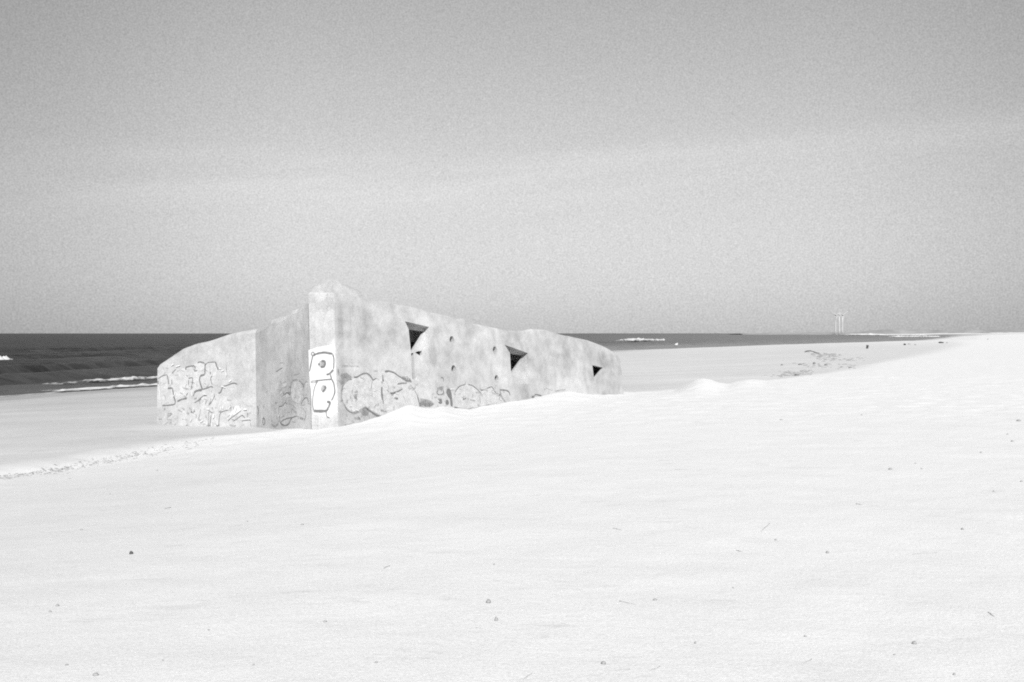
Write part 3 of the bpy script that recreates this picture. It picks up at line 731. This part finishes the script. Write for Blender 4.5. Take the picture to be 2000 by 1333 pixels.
# --- side wall tags
Bz = zt(490, 700, 8.889); g = Paint()
side_items = [
    ([(118, 830), (132, 900), (125, 980)], MID), ([(235, 810), (215, 860)], MID, 1), ([(215, 1035), (208, 1100), (225, 1160), (245, 1115), (238, 1055), (218, 1035)], MID),
    ([(490, 820), (490, 960), (512, 1110)], FN), ([(495, 840), (560, 820), (600, 770), (632, 800)], FN),
    ([(515, 1120), (560, 1080), (640, 1045), (720, 1030), (800, 1005)], FN), ([(515, 1120), (560, 1160), (620, 1165), (665, 1130), (690, 1070), (720, 1040)], MID),
    ([(820, 1035), (880, 1045), (945, 1070)], TH, 1), ([(690, 640), (690, 520), (705, 430), (750, 385), (800, 375), (860, 400), (900, 460), (918, 500)], MID, 1),
    ([(910, 460), (924, 515)], MID), ([(922, 510), (926, 600), (920, 690)], FN, 1), ([(930, 490), (955, 410), (990, 418)], FN, 1), ([(545, 665), (610, 610), (640, 600), (685, 640)], FN),
    ([(540, 520), (600, 515), (590, 590), (560, 620)], FN, 1), ([(530, 440), (620, 400)], FN, 1), ([(870, 830), (900, 740), (950, 690), (985, 700), (1005, 760)], FN),
    ([(715, 960), (720, 880), (780, 940)], FN, 1), ([(880, 850), (930, 900), (960, 970), (950, 1040)], FN, 1), ([(365, 1145), (420, 1185), (480, 1140)], TH, 1),
    ([(420, 782), (468, 765)], MID, 1), ([(440, 235), (550, 165)], FN), ([(600, 1230), (640, 1280)], MID, 1), ([(740, 300), (860, 265)], FN, 1), ([(770, 930), (797, 952)], TH, 1),
    ([(260, 600), (290, 575)], FN, 1), ([(590, 880), (610, 900)], MID, 1), ([(500, 90), (560, 75)], FN, 1), ([(360, 1100), (370, 1080)], MID, 1)]
def side_x(it): return sum(p[0] for p in it[0]) / len(it[0])
def side_y(it): return sum(p[1] for p in it[0]) / len(it[0])
low = [it for it in side_items if side_y(it) > 740 and side_x(it) < 320]
high = [it for it in side_items if side_y(it) < 320]
rest = [it for it in side_items if it not in low and it not in high]
right = [it for it in rest if side_x(it) > 690 and side_y(it) < 960]
run(g, F_SID, Bz, right); scribble(g, F_SID, Bz, (480, 380, 1000, 1180), 22, 1); scribble(g, F_SID, Bz, (480, 420, 980, 1000), 8, 3)
g.fill(F_SID, [Bz(p) for p in ((460, 440), (500, 430), (490, 530), (465, 540))], 3); g.fill(F_SID, [Bz(p) for p in ((570, 450), (620, 440), (620, 490), (580, 495))], 3)
g.fill(F_SID, [Bz(p) for p in ((970, 440), (995, 430), (990, 520), (975, 520))], 3); g.fill(F_SID, [Bz(p) for p in ((620, 660), (660, 620), (690, 670), (640, 690))], 3)
g.fill(F_SID, [Bz(p) for p in ((720, 500), (760, 410), (860, 420), (900, 520), (900, 680), (860, 800), (740, 740), (710, 640))], 3)
g.build('tall rounded outlined letter on the shaded side wall next to the corner pier')
for items, lab in ((low, 'two short vertical paint strokes at the left end of the side wall'), (high, 'faint slanting scratches high on the shaded side wall'),
                   ([it for it in rest if it not in right], 'thin looping tag low in the middle of the shaded side wall')):
    g = Paint(); run(g, F_SID, Bz, items); g.build(lab)
# --- corner pier: white panel with two bold letters
D2 = zt(560, 520, 3.92); g = Paint()
g.fill(F_CH, [D2(p) for p in ((168, 645), (230, 622), (300, 610), (366, 602), (372, 700), (378, 830), (388, 960), (392, 1120), (330, 1165), (205, 1140), (190, 1000), (178, 880), (172, 800))], 2)
run(g, F_CH, D2, [
    ([(176, 808), (188, 745), (200, 690)], MID, 0), ([(205, 685), (235, 672), (290, 663), (352, 674)], TH), ([(354, 676), (363, 720), (360, 790)], MID),
    ([(358, 795), (330, 825), (305, 832)], TH), ([(335, 830), (345, 866)], MID), ([(186, 888), (235, 884)], 0.085, 1), ([(225, 880), (290, 872), (345, 868)], MID),
    ([(238, 885), (215, 930), (203, 1000), (200, 1060), (208, 1108)], FN, 0), ([(345, 868), (362, 900), (369, 970), (345, 1030)], MID, 0), ([(208, 1110), (260, 1112), (308, 1110)], 0.075), ([(306, 1112), (325, 1075), (332, 1046), (310, 1040)], TH),
    ([(305, 1112), (308, 1150), (330, 1163)], FN), ([(190, 668), (203, 660), (214, 672), (203, 688), (190, 676), (190, 668)], FN)])
g.blob(F_CH, D2((271, 750)), 7.2, 6.6, 1); g.stroke(F_CH, [D2(p) for p in ((262, 772), (285, 772), (296, 750), (290, 730), (268, 728))], 0.07, 0); g.blob(F_CH, D2((250, 752)), 2.0, 2.4, 0)
g.blob(F_CH, D2((284, 938)), 5.2, 7.0, 1); g.stroke(F_CH, [D2(p) for p in ((292, 920), (300, 935), (285, 955), (276, 965))], 0.06, 0)
g.build('two bold black outlined letters on a bright white painted panel')
# --- big bubble letters on the facade
C = zt(650, 700, 8.884); g = Paint()
g.fill(F_FAC, [C(p) for p in ((150, 640), (190, 450), (330, 370), (560, 270), (680, 380), (860, 240), (1050, 260), (1300, 430), (1460, 650), (1490, 800), (1190, 930), (1040, 930), (870, 1010), (560, 850), (330, 940), (180, 800))], 3)
g.fill(F_FAC, [C(p) for p in ((90, 400), (140, 270), (240, 250), (330, 325), (320, 370), (220, 400), (150, 470))], 1)
g.fill(F_FAC, [C(p) for p in ((1160, 330), (1290, 310), (1370, 410), (1280, 420))], 1); g.fill(F_FAC, [C(p) for p in ((1230, 345), (1340, 350), (1365, 410), (1270, 410))], 1)
g.fill(F_FAC, [C(p) for p in ((1500, 780), (1590, 720), (1690, 760), (1690, 850), (1520, 850))], 1)
g.fill(F_FAC, [C(p) for p in ((480, 915), (555, 850), (630, 910), (615, 985), (560, 1010), (500, 975))], 1)
g.fill(F_FAC, [C(p) for p in ((350, 645), (395, 620), (428, 612), (412, 718), (375, 710))], 1); g.fill(F_FAC, [C(p) for p in ((360, 650), (415, 625), (405, 705), (380, 700))], 1)
g.fill(F_FAC, [C(p) for p in ((985, 605), (1080, 598), (1030, 665))], 1)
run(g, F_FAC, C, [
    ([(330, 370), (260, 385), (195, 450), (160, 520), (150, 620), (155, 720), (190, 800)], FN, 1), ([(160, 520), (150, 620)], MID, 1), ([(190, 800), (250, 900), (330, 952)], FN),
    ([(360, 325), (410, 330), (500, 280), (560, 262), (610, 275), (660, 325), (690, 380)], MID), ([(690, 385), (755, 345)], FN), ([(690, 385), (670, 450), (665, 560)], FN, 1),
    ([(330, 955), (400, 945), (480, 910), (555, 845)], TH, 1), ([(555, 850), (620, 900), (690, 950), (770, 995), (860, 1030)], TH), ([(860, 1030), (950, 1022), (1020, 970), (1045, 940)], 0.085, 0),
    ([(1045, 945), (1100, 958), (1190, 935)], TH), ([(860, 290), (866, 400)], MID), ([(866, 370), (868, 405)], TH), ([(845, 500), (845, 620), (860, 720)], TH), ([(860, 710), (876, 790)], TH, 1),
    ([(700, 225), (775, 218)], MID, 1), ([(900, 234), (970, 220)], TH), ([(970, 222), (1050, 250), (1110, 290), (1190, 345)], MID), ([(1190, 345), (1270, 380), (1360, 410)], TH, 1),
    ([(1115, 450), (1200, 435), (1280, 432)], FN), ([(990, 605), (1040, 605), (1130, 575), (1200, 530)], MID), ([(930, 545), (970, 590)], FN, 1),
    ([(1340, 460), (1410, 550), (1460, 650)], MID, 1), ([(1460, 650), (1490, 760), (1502, 835)], MID), ([(1060, 700), (1090, 690), (1120, 700), (1090, 715)], FN), ([(1060, 820), (1050, 930)], FN, 1),
    ([(370, 1042), (470, 1052)], TH, 1), ([(430, 1020), (470, 1060)], MID), ([(200, 1150), (260, 1170), (340, 1160)], 0.08, 1), ([(85, 180), (95, 300)], TH, 1), ([(150, 130), (440, 140)], FN, 1),
    ([(820, 900), (930, 935)], TH, 1), ([(700, 870), (750, 800)], FN, 1)])
scribble(g, F_FAC, C, (150, 300, 1480, 960), 34, 1); scribble(g, F_FAC, C, (150, 300, 1480, 900), 12, 3); scribble(g, F_FAC, C, (90, 950, 800, 1180), 12, 1)
g.build('large rounded bubble letters beside the corner pier, outlined in dark paint')
# --- right hand tags along the sand
Dz = zt(820, 720, 8.333); g = Paint()
g.fill(F_FAC, [Dz(p) for p in ((570, 620), (580, 380), (660, 290), (790, 265), (940, 350), (1000, 370), (1160, 305), (1240, 420), (1240, 560), (960, 620), (760, 665))], 3)
g.fill(F_FAC, [Dz(p) for p in ((280, 315), (380, 285), (385, 345), (280, 360))], 1)
g.fill(F_FAC, [Dz(p) for p in ((425, 390), (440, 335), (485, 325), (512, 400), (528, 520), (532, 625), (500, 610), (485, 500), (440, 430))], 0)
g.blob(F_FAC, Dz((332, 540)), 3.6, 4.8, 0); g.blob(F_FAC, Dz((442, 553)), 3.4, 5.2, 0); g.blob(F_FAC, Dz((178, 590)), 3.2, 2.8, 1)
g.fill(F_FAC, [Dz(p) for p in ((0, 480), (170, 520), (240, 580), (180, 620), (0, 620))], 1)
run(g, F_FAC, Dz, [
    ([(340, 150), (375, 155), (385, 212)], FN), ([(290, 360), (275, 395), (300, 425), (350, 425), (385, 395), (375, 355)], FN), ([(200, 500), (200, 420), (235, 410)], FN, 1),
    ([(575, 390), (590, 350), (650, 290), (735, 262)], FN), ([(735, 262), (740, 210)], FN, 1), ([(780, 260), (860, 285), (940, 350), (985, 400)], FN), ([(700, 505), (750, 485)], MID),
    ([(810, 510), (900, 530)], MID, 1), ([(555, 628), (640, 655), (760, 670)], MID), ([(760, 670), (870, 630)], FN, 1), ([(930, 590), (965, 612)], TH, 1),
    ([(1000, 360), (1080, 330), (1165, 300), (1190, 330), (1240, 410)], FN), ([(1295, 350), (1340, 350), (1410, 360), (1450, 390), (1465, 440)], MID), ([(1300, 360), (1320, 440), (1350, 500), (1390, 545)], TH, 1),
    ([(1280, 440), (1305, 420)], MID), ([(1285, 490), (1300, 480)], MID), ([(985, 400), (970, 480), (985, 560)], FN, 1), ([(1815, 468), (1850, 458)], TH), ([(1850, 480), (1870, 428), (1930, 430), (2000, 455)], FN)])
scribble(g, F_FAC, Dz, (190, 280, 1450, 620), 30, 1); scribble(g, F_FAC, Dz, (260, 300, 1300, 560), 10, 3)
g.build('low graffiti tags disappearing behind the sand drift between the window openings')
g = Paint(); Hz = zt(1020, 700, 8.333)
run(g, F_FAC, Hz, [([(205, 592), (260, 602), (340, 628)], FN), ([(355, 515), (395, 490), (440, 510), (490, 525)], FN, 1), ([(540, 540), (620, 520), (700, 515)], MID, 1)])
g.build('thin scrawled line just above the sand left of the small end window')

# ------------------------------------------------------------------ wind turbines
def lathe(bm, prof, seg=14, M_=Matrix()):
    rings = []
    for r_, z_ in prof: rings.append([bm.verts.new(M_ @ Vector((r_ * math.cos(2 * math.pi * k / seg), r_ * math.sin(2 * math.pi * k / seg), z_))) for k in range(seg)])
    for a, b_ in zip(rings[:-1], rings[1:]):
        for k in range(seg): bm.faces.new((a[k], a[(k + 1) % seg], b_[(k + 1) % seg], b_[k]))
    bm.faces.new(list(reversed(rings[0]))); bm.faces.new(rings[-1])
HUB = 57.0; BL = 18.0
def make_turbine():
    root = empty('wind_turbine')
    bm = bmesh.new(); lathe(bm, [(1.8, -4), (1.7, 12), (1.4, 36), (1.05, HUB)], 16); bm_obj('tower', bm, M_WHITE, root, True)
    bm = bmesh.new(); lathe(bm, [(0.9, -3.6), (1.7, -3.0), (1.8, 2.6), (1.2, 4.6)], 12, Matrix.Translation((0, 0.6, HUB + 1.2)) @ Matrix.Rotation(R(-90), 4, 'X')); bm_obj('nacelle', bm, M_WHITE, root, True)
    bm = bmesh.new(); lathe(bm, [(1.5, 0), (1.5, 0.9), (1.0, 1.8), (0.3, 2.3)], 12, Matrix.Rotation(R(90), 4, 'X')); rotor = bm_obj('rotor', bm, M_WHITE, root, True)
    rotor.location = (0, -2.9, HUB + 1.2)
    for k in range(3):
        bm = bmesh.new(); prof = [(0.0, 0.6, 0.6), (2.0, 0.8, 0.45), (4.5, 1.15, 0.3), (11.0, 0.75, 0.2), (15.5, 0.45, 0.12), (BL, 0.2, 0.05)]
        rows = []
        for l, ch, th in prof:
            rows.append([bm.verts.new(Vector((ch * cx_, th * cy_, l + 0.8))) for cx_, cy_ in ((-0.35, 0.0), (-0.1, 0.5), (0.65, 0.0), (-0.1, -0.5))])
        for a, b_ in zip(rows[:-1], rows[1:]):
            for q in range(4): bm.faces.new((a[q], a[(q + 1) % 4], b_[(q + 1) % 4], b_[q]))
        bm.faces.new(rows[0]); bm.faces.new(rows[-1])
        o = bm_obj('blade', bm, M_WHITE, rotor); o.location = (0, -1.0, 0); o.rotation_euler = (0, R(120 * k), 0)
    return root
proto = make_turbine()
tspec = [(1632.0, 3000, -57, 'leftmost white wind turbine on the horizon, one blade stretched out seaward'),
         (1639.2, 2920, -6, 'middle white wind turbine of three on the horizon, a blade pointing up'),
         (1645.6, 3080, 50, 'rightmost white wind turbine on the horizon, a blade reaching up inland')]
for i, (px, dep, rot, lab) in enumerate(tspec):
    o = proto if i == 0 else copy_tree(proto)
    p = at(px, 651, dep); o.location = (p.x, p.y, 1.2); o.scale = (1, 1, dep / 3000.0)
    o.rotation_euler = (0, 0, R(8))
    for ch in o.children:
        if ch.name.split('.')[0] == 'rotor': ch.rotation_euler = (0, R(rot), 0)
    tag(o, lab, 'wind turbine', 'wind turbines on the horizon')

# far headland closing the bay
hp = []; npt = 140
rows = ((1445, 650.2), (1600, 650.0), (1695, 649.3), (1704, 646.5), (1716, 644.3), (1760, 643.4), (1800, 644.2), (1850, 646.2), (1890, 645.2), (1950, 644.6), (2040, 643.8), (2200, 643.0))
for i in range(npt + 1):
    px = 1445 + (2200 - 1445) * i / npt; p = at(px, 651, 3200)
    rw = float(np.interp(px, [r_[0] for r_ in rows], [r_[1] for r_ in rows])) + 0.7 * float(fbm(np.array([i * 0.5]), np.array([2.0]), 3)[0]) * (0.4 if px < 1690 else 1)
    hp.append((p.x, EYE + (651.5 - rw) / FPX * 3200 - 3.5 * max(0.0, 1 - i / 14)))
vv = []; fc = []
prof = [(-60, -1.0), (-30, 0.55), (0, 1.0), (60, 0.9), (140, 0.5), (200, -1.0)]
for x_, hg in hp:
    for dy, k in prof: vv.append((x_, 3200 + dy, hg * k if k > 0 else -1.0))
m_ = len(prof)
for i in range(npt):
    for j in range(m_ - 1): fc.append((i * m_ + j, i * m_ + j + 1, (i + 1) * m_ + j + 1, (i + 1) * m_ + j))
M_HEAD = mat_simple('far_heath', 0.18, 0.30, 0.015, 0.95, 0)
hl = link('headland', mesh('headland', vv, fc, (M_HEAD,), None, True)); tag(hl, kind='structure')

# ------------------------------------------------------------------ small things lying on the sand
def stone_mesh(sx_, sy_, sz_, seed):
    bm = bmesh.new(); bmesh.ops.create_icosphere(bm, subdivisions=2, radius=1)
    for v_ in bm.verts:
        k = 1 + 0.35 * mnoise.noise(v_.co * 1.3 + Vector((seed, 0, 0)))
        v_.co = Vector((v_.co.x * sx_ * k, v_.co.y * sy_ * k, max(v_.co.z, -0.5) * sz_ * k))
    return bm
def put_stone(name, px, py, wpx, hpx, label, cat, group, mat, seed, sink=0.25):
    p = ground_hit(px, py); k = p.y / FPX
    bm = stone_mesh(wpx * k / 2, wpx * k / 2 * 0.8, hpx * k / 2 * 1.15, seed)
    o = bm_obj(name, bm, mat, None, True); o.location = (p.x, p.y, p.z + hpx * k * (0.5 - sink)); o.rotation_euler = (0, 0, seed * 1.7 % 0.8 - 0.4)
    tag(o, label, cat, group); return o
def put_twig(px0, py0, px1, py1, thick, label, group='twigs and straws lying on the sand'):
    a = ground_hit(px0, py0); b_ = ground_hit(px1, py1); n = 6; k = a.y / FPX; r_ = thick * k / 2
    bm = bmesh.new(); rows = []; d = (b_ - a); sd_ = d.cross(Vector((0, 0, 1))).normalized(); c0 = a
    for i in range(n + 1):
        f = i / n; c = a.lerp(b_, f); z_ = gz(c.x, c.y)
        c = Vector((c.x, c.y, z_ + r_ * 0.5)) + sd_ * r_ * 2.2 * mnoise.noise(Vector((px0 * 0.13, f * 2.3, 0)))
        rr = r_ * (0.6 + 0.4 * math.sin(math.pi * min(f * 1.1 + .05, 1)))
        rows.append([bm.verts.new(c + sd_ * rr * math.cos(q) + Vector((0, 0, rr * math.sin(q))) - c0) for q in np.linspace(0, 2 * math.pi, 7)[:-1]])
    for u0, u1 in zip(rows[:-1], rows[1:]):
        for q in range(6): bm.faces.new((u0[q], u0[(q + 1) % 6], u1[(q + 1) % 6], u1[q]))
    bm.faces.new(rows[0]); bm.faces.new(rows[-1])
    o = bm_obj('twig', bm, M_TWIG, None, True); o.location = c0; tag(o, label, 'twig', group); return o
GP = 'pebbles scattered over the dry sand'
PL = 'small grey pebble lying alone on the dry pale sand'
put_stone('pebble', 256, 1083, 8, 7, 'dark rounded pebble standing out in the left foreground sand', 'pebble', GP, M_RUST, 1.0)
for i, (px, py, w_, h_) in enumerate([(307, 920, 5, 3), (215, 966, 3, 3), (136, 936, 4, 3), (159, 1036, 6, 4), (590, 1026, 7, 4), (483, 1020, 3, 4), (98, 1196, 8, 4),
        (965, 1104, 4, 4), (407, 1232, 5, 4), (130, 1300, 8, 4), (635, 1216, 8, 6), (735, 1295, 7, 5), (495, 1300, 5, 4), (318, 1291, 4, 4),
        (1526, 821, 7, 3), (1683, 812, 4, 3), (1968, 849, 5, 3), (1977, 863, 6, 4), (1916, 885, 5, 4), (1800, 917, 4, 3), (1788, 906, 4, 3), (1941, 961, 4, 4),
        (1995, 942, 6, 4), (1515, 1056, 5, 4), (1880, 1035, 7, 5), (1573, 1245, 7, 4), (1747, 1281, 6, 4), (1864, 1319, 7, 5), (1358, 1258, 4, 7), (1432, 1150, 5, 3)]):
    put_stone('pebble', px, py, w_ * 0.85, h_ * 0.8, PL, 'pebble', GP, M_STONE, i * 0.77 + 2)
for i, (px, py, w_, h_, lab) in enumerate([
        (112, 1185, 7, 5, 'grey pebble at the far left of the foreground sand, above a paler one'), (187, 1320, 12, 7, 'broad flat pebble at the bottom left of the foreground sand'),
        (954, 1178, 10, 8, 'pale worn pebble in the middle foreground, upper one of a pair'), (969, 1213, 7, 9, 'tall narrow pebble in the middle foreground, lower one of a pair'),
        (1990, 823, 9, 4, 'dark flat pebble on the sand at the far right'), (1739, 918, 8, 4, 'dark flat pebble on the open sand to the right of the bunker'),
        (1616, 1081, 6, 5, 'small dark pebble left of a long straw on the right foreground'), (1279, 1173, 8, 4, 'flat pebble just right of a thin twig in the foreground'),
        (1786, 1258, 9, 7, 'greyish pebble low in the right foreground'), (1179, 1298, 9, 7, 'rounded grey pebble near the bottom edge of the foreground')]):
    put_stone('pebble', px, py, w_, h_, lab, 'pebble', GP, M_STONE, i * 1.31 + 40)
put_twig(1782, 1084, 1829, 1081, 2.2, 'long thin straw lying level in the right foreground sand')
put_twig(1210, 1175, 1240, 1182, 2.4, 'thin twig left of a flat pebble in the middle foreground')
put_twig(1487, 1040, 1503, 1023, 2.0, 'thin straw lying slanted uphill in the sand')
TL = 'short thin twig lying on the dry pale sand'
for a in [(320, 995, 334, 992), (748, 1112, 760, 1106), (929, 1228, 943, 1229), (1672, 985, 1683, 987), (1198, 1033, 1213, 1036), (1438, 1076, 1449, 1079),
          (1586, 1134, 1604, 1133), (1022, 1328, 1038, 1317), (1268, 1313, 1290, 1303), (1203, 1312, 1230, 1308), (1566, 1299, 1586, 1289), (1930, 1197, 1942, 1206)]:
    put_twig(*a, 2.1, TL)

# wrack line along the foot of the brink (countless scraps of weed): one stuff object
def wrack(name, spots, mat):
    vv, fc = [], []
    for (x_, y_, sz) in spots:
        z_ = gz(x_, y_); n = random.randint(4, 6); a0 = random.random() * 6; b0 = len(vv); el = random.uniform(1.2, 3.0); ang = random.uniform(-0.5, 0.5)
        vv.append((x_, y_, z_ + sz * random.uniform(.35, .7)))
        for k in range(n):
            q = a0 + 2 * math.pi * k / n; lx = math.cos(q) * sz * el * random.uniform(.6, 1.2); ly = math.sin(q) * sz * random.uniform(.6, 1.2)
            vv.append((x_ + lx * math.cos(ang) - ly * math.sin(ang), y_ + lx * math.sin(ang) + ly * math.cos(ang), z_ - 0.01))
        for k in range(n): fc.append((b0, b0 + 1 + k, b0 + 1 + (k + 1) % n))
    o = link(name, mesh(name, vv, fc, (mat,))); tag(o, kind='stuff'); return o
sp = []
line = [(0, 936), (60, 929), (140, 918), (200, 905), (260, 893), (310, 884), (360, 874), (420, 862)]
lx = [p[0] for p in line]; ly = [p[1] for p in line]
for k in range(520):
    px = random.uniform(-5, 420) ** 1.0; dens = 1.0 if px < 270 else 0.5
    if random.random() > dens: continue
    py = float(np.interp(px, lx, ly)) + random.gauss(-3.5, 4.5 if px > 80 else 2.0)
    p = ground_hit(px, py, 12, 60); sp.append((p.x, p.y, random.uniform(0.010, 0.032)))
for k in range(750):
    px = random.uniform(-5, 330); py = float(np.interp(px, lx, ly)) + random.gauss(-1.0, 1.1 if px < 170 else 2.2) + 2.0 * math.sin(px * 0.09)
    if random.random() < 0.25 + 0.5 * abs(math.sin(px * 0.031 + 1)):
        p = ground_hit(px, py, 12, 60); sp.append((p.x, p.y, random.uniform(0.008, 0.022)))
M_WRACKG = mat_simple('scattered_weed', 0.12, 0.28, 25)
wrack('wrack_line', sp, M_WRACKG)
sp = []
for k in range(330):
    f = random.random(); c = random.choice([(1530, 729, 1585, 726, 5), (1590, 690, 1640, 695, 2.5), (1600, 703, 1690, 703, 5), (1560, 713, 1670, 717, 5), (1590, 696, 1630, 700, 5), (1500, 735, 1580, 731, 2)])
    px = c[0] + (c[2] - c[0]) * f + random.gauss(0, 5); py = c[1] + (c[3] - c[1]) * f + random.gauss(0, c[4] * .5)
    p = ground_hit(px, py, 12, 400); sp.append((p.x, p.y, random.uniform(0.0006, 0.0017) * p.y))
wrack('strewn_seaweed', sp, M_WRACKG)
# single dark clumps that stand out there
GC = 'dark seaweed clumps on the beach beyond the bunker'
for i, (px, py, w_, h_, lab) in enumerate([
        (1527, 714, 5, 3, 'lone dark seaweed clump at the left of the littered beach patch'), (1563, 713, 9, 3, 'flat dark seaweed clump right of the lone one on the beach'),
        (1590, 711, 6, 4, 'dark seaweed clump in the middle of the littered beach patch'), (1613, 714, 6, 3, 'small seaweed clump right of the patch centre'),
        (1661, 719.5, 8, 3, 'rightmost dark seaweed clump near the brink of the dry sand'), (1557, 734, 10, 4, 'low seaweed clump nearest the brink of the dry sand')]):
    put_stone('seaweed_clump', px, py, w_, h_, lab, 'seaweed', GC, M_WRACK, i + 70.0)
def put_log(px0, py0, px1, py1, thick, label):
    o = put_twig(px0, py0, px1, py1, thick, label, None); o.name = 'driftwood'; o.data.materials.clear(); o.data.materials.append(M_WOOD); o['category'] = 'driftwood'
    if 'group' in o: del o['group']
    return o
put_log(1571, 688.5, 1583, 686.5, 3.4, 'short dark driftwood log on the beach below the wind turbines')
put_log(1584, 686.5, 1601, 691.0, 1.8, 'thin crooked driftwood branch touching the right end of the short log')
# dark stump of a post
p = ground_hit(1693.5, 681.5); k = p.y / FPX
bm = bmesh.new(); lathe(bm, [(2.0 * k, -1.5 * k), (2.1 * k, 1.5 * k), (2.0 * k, 5.0 * k), (2.5 * k, 5.4 * k), (2.4 * k, 6.6 * k), (1.4 * k, 7.2 * k)], 12)
o = bm_obj('post', bm, M_RUST, None, True); o.location = p; o.rotation_euler = (0, R(9), 0); tag(o, 'stubby dark post leaning on the far beach near the waterline', 'post')
GR = 'dark rocks on the far beach'
for i, (px, py, w_, h_, lab) in enumerate([
        (1767, 674.5, 4.5, 4, 'dark rock on the far beach, leftmost of a loose row'), (1775.5, 673, 6, 2.2, 'low flat rock second in the loose row on the far beach'),
        (1787.5, 674.5, 3.5, 3, 'small grey rock at the right end of the loose row'), (1838.5, 670.8, 10, 3.4, 'long dark rock lying farthest along the beach edge'),
        (1849.5, 670.6, 3.2, 3, 'tiny dark rock just right of the long dark rock'), (1929.5, 663.3, 3, 2.2, 'tiny dark rock alone near the far right dunes')]):
    put_stone('rock', px, py, w_, h_, lab, 'rock', GR, M_RUST if i in (0, 3) else M_STONE, i + 90.0)
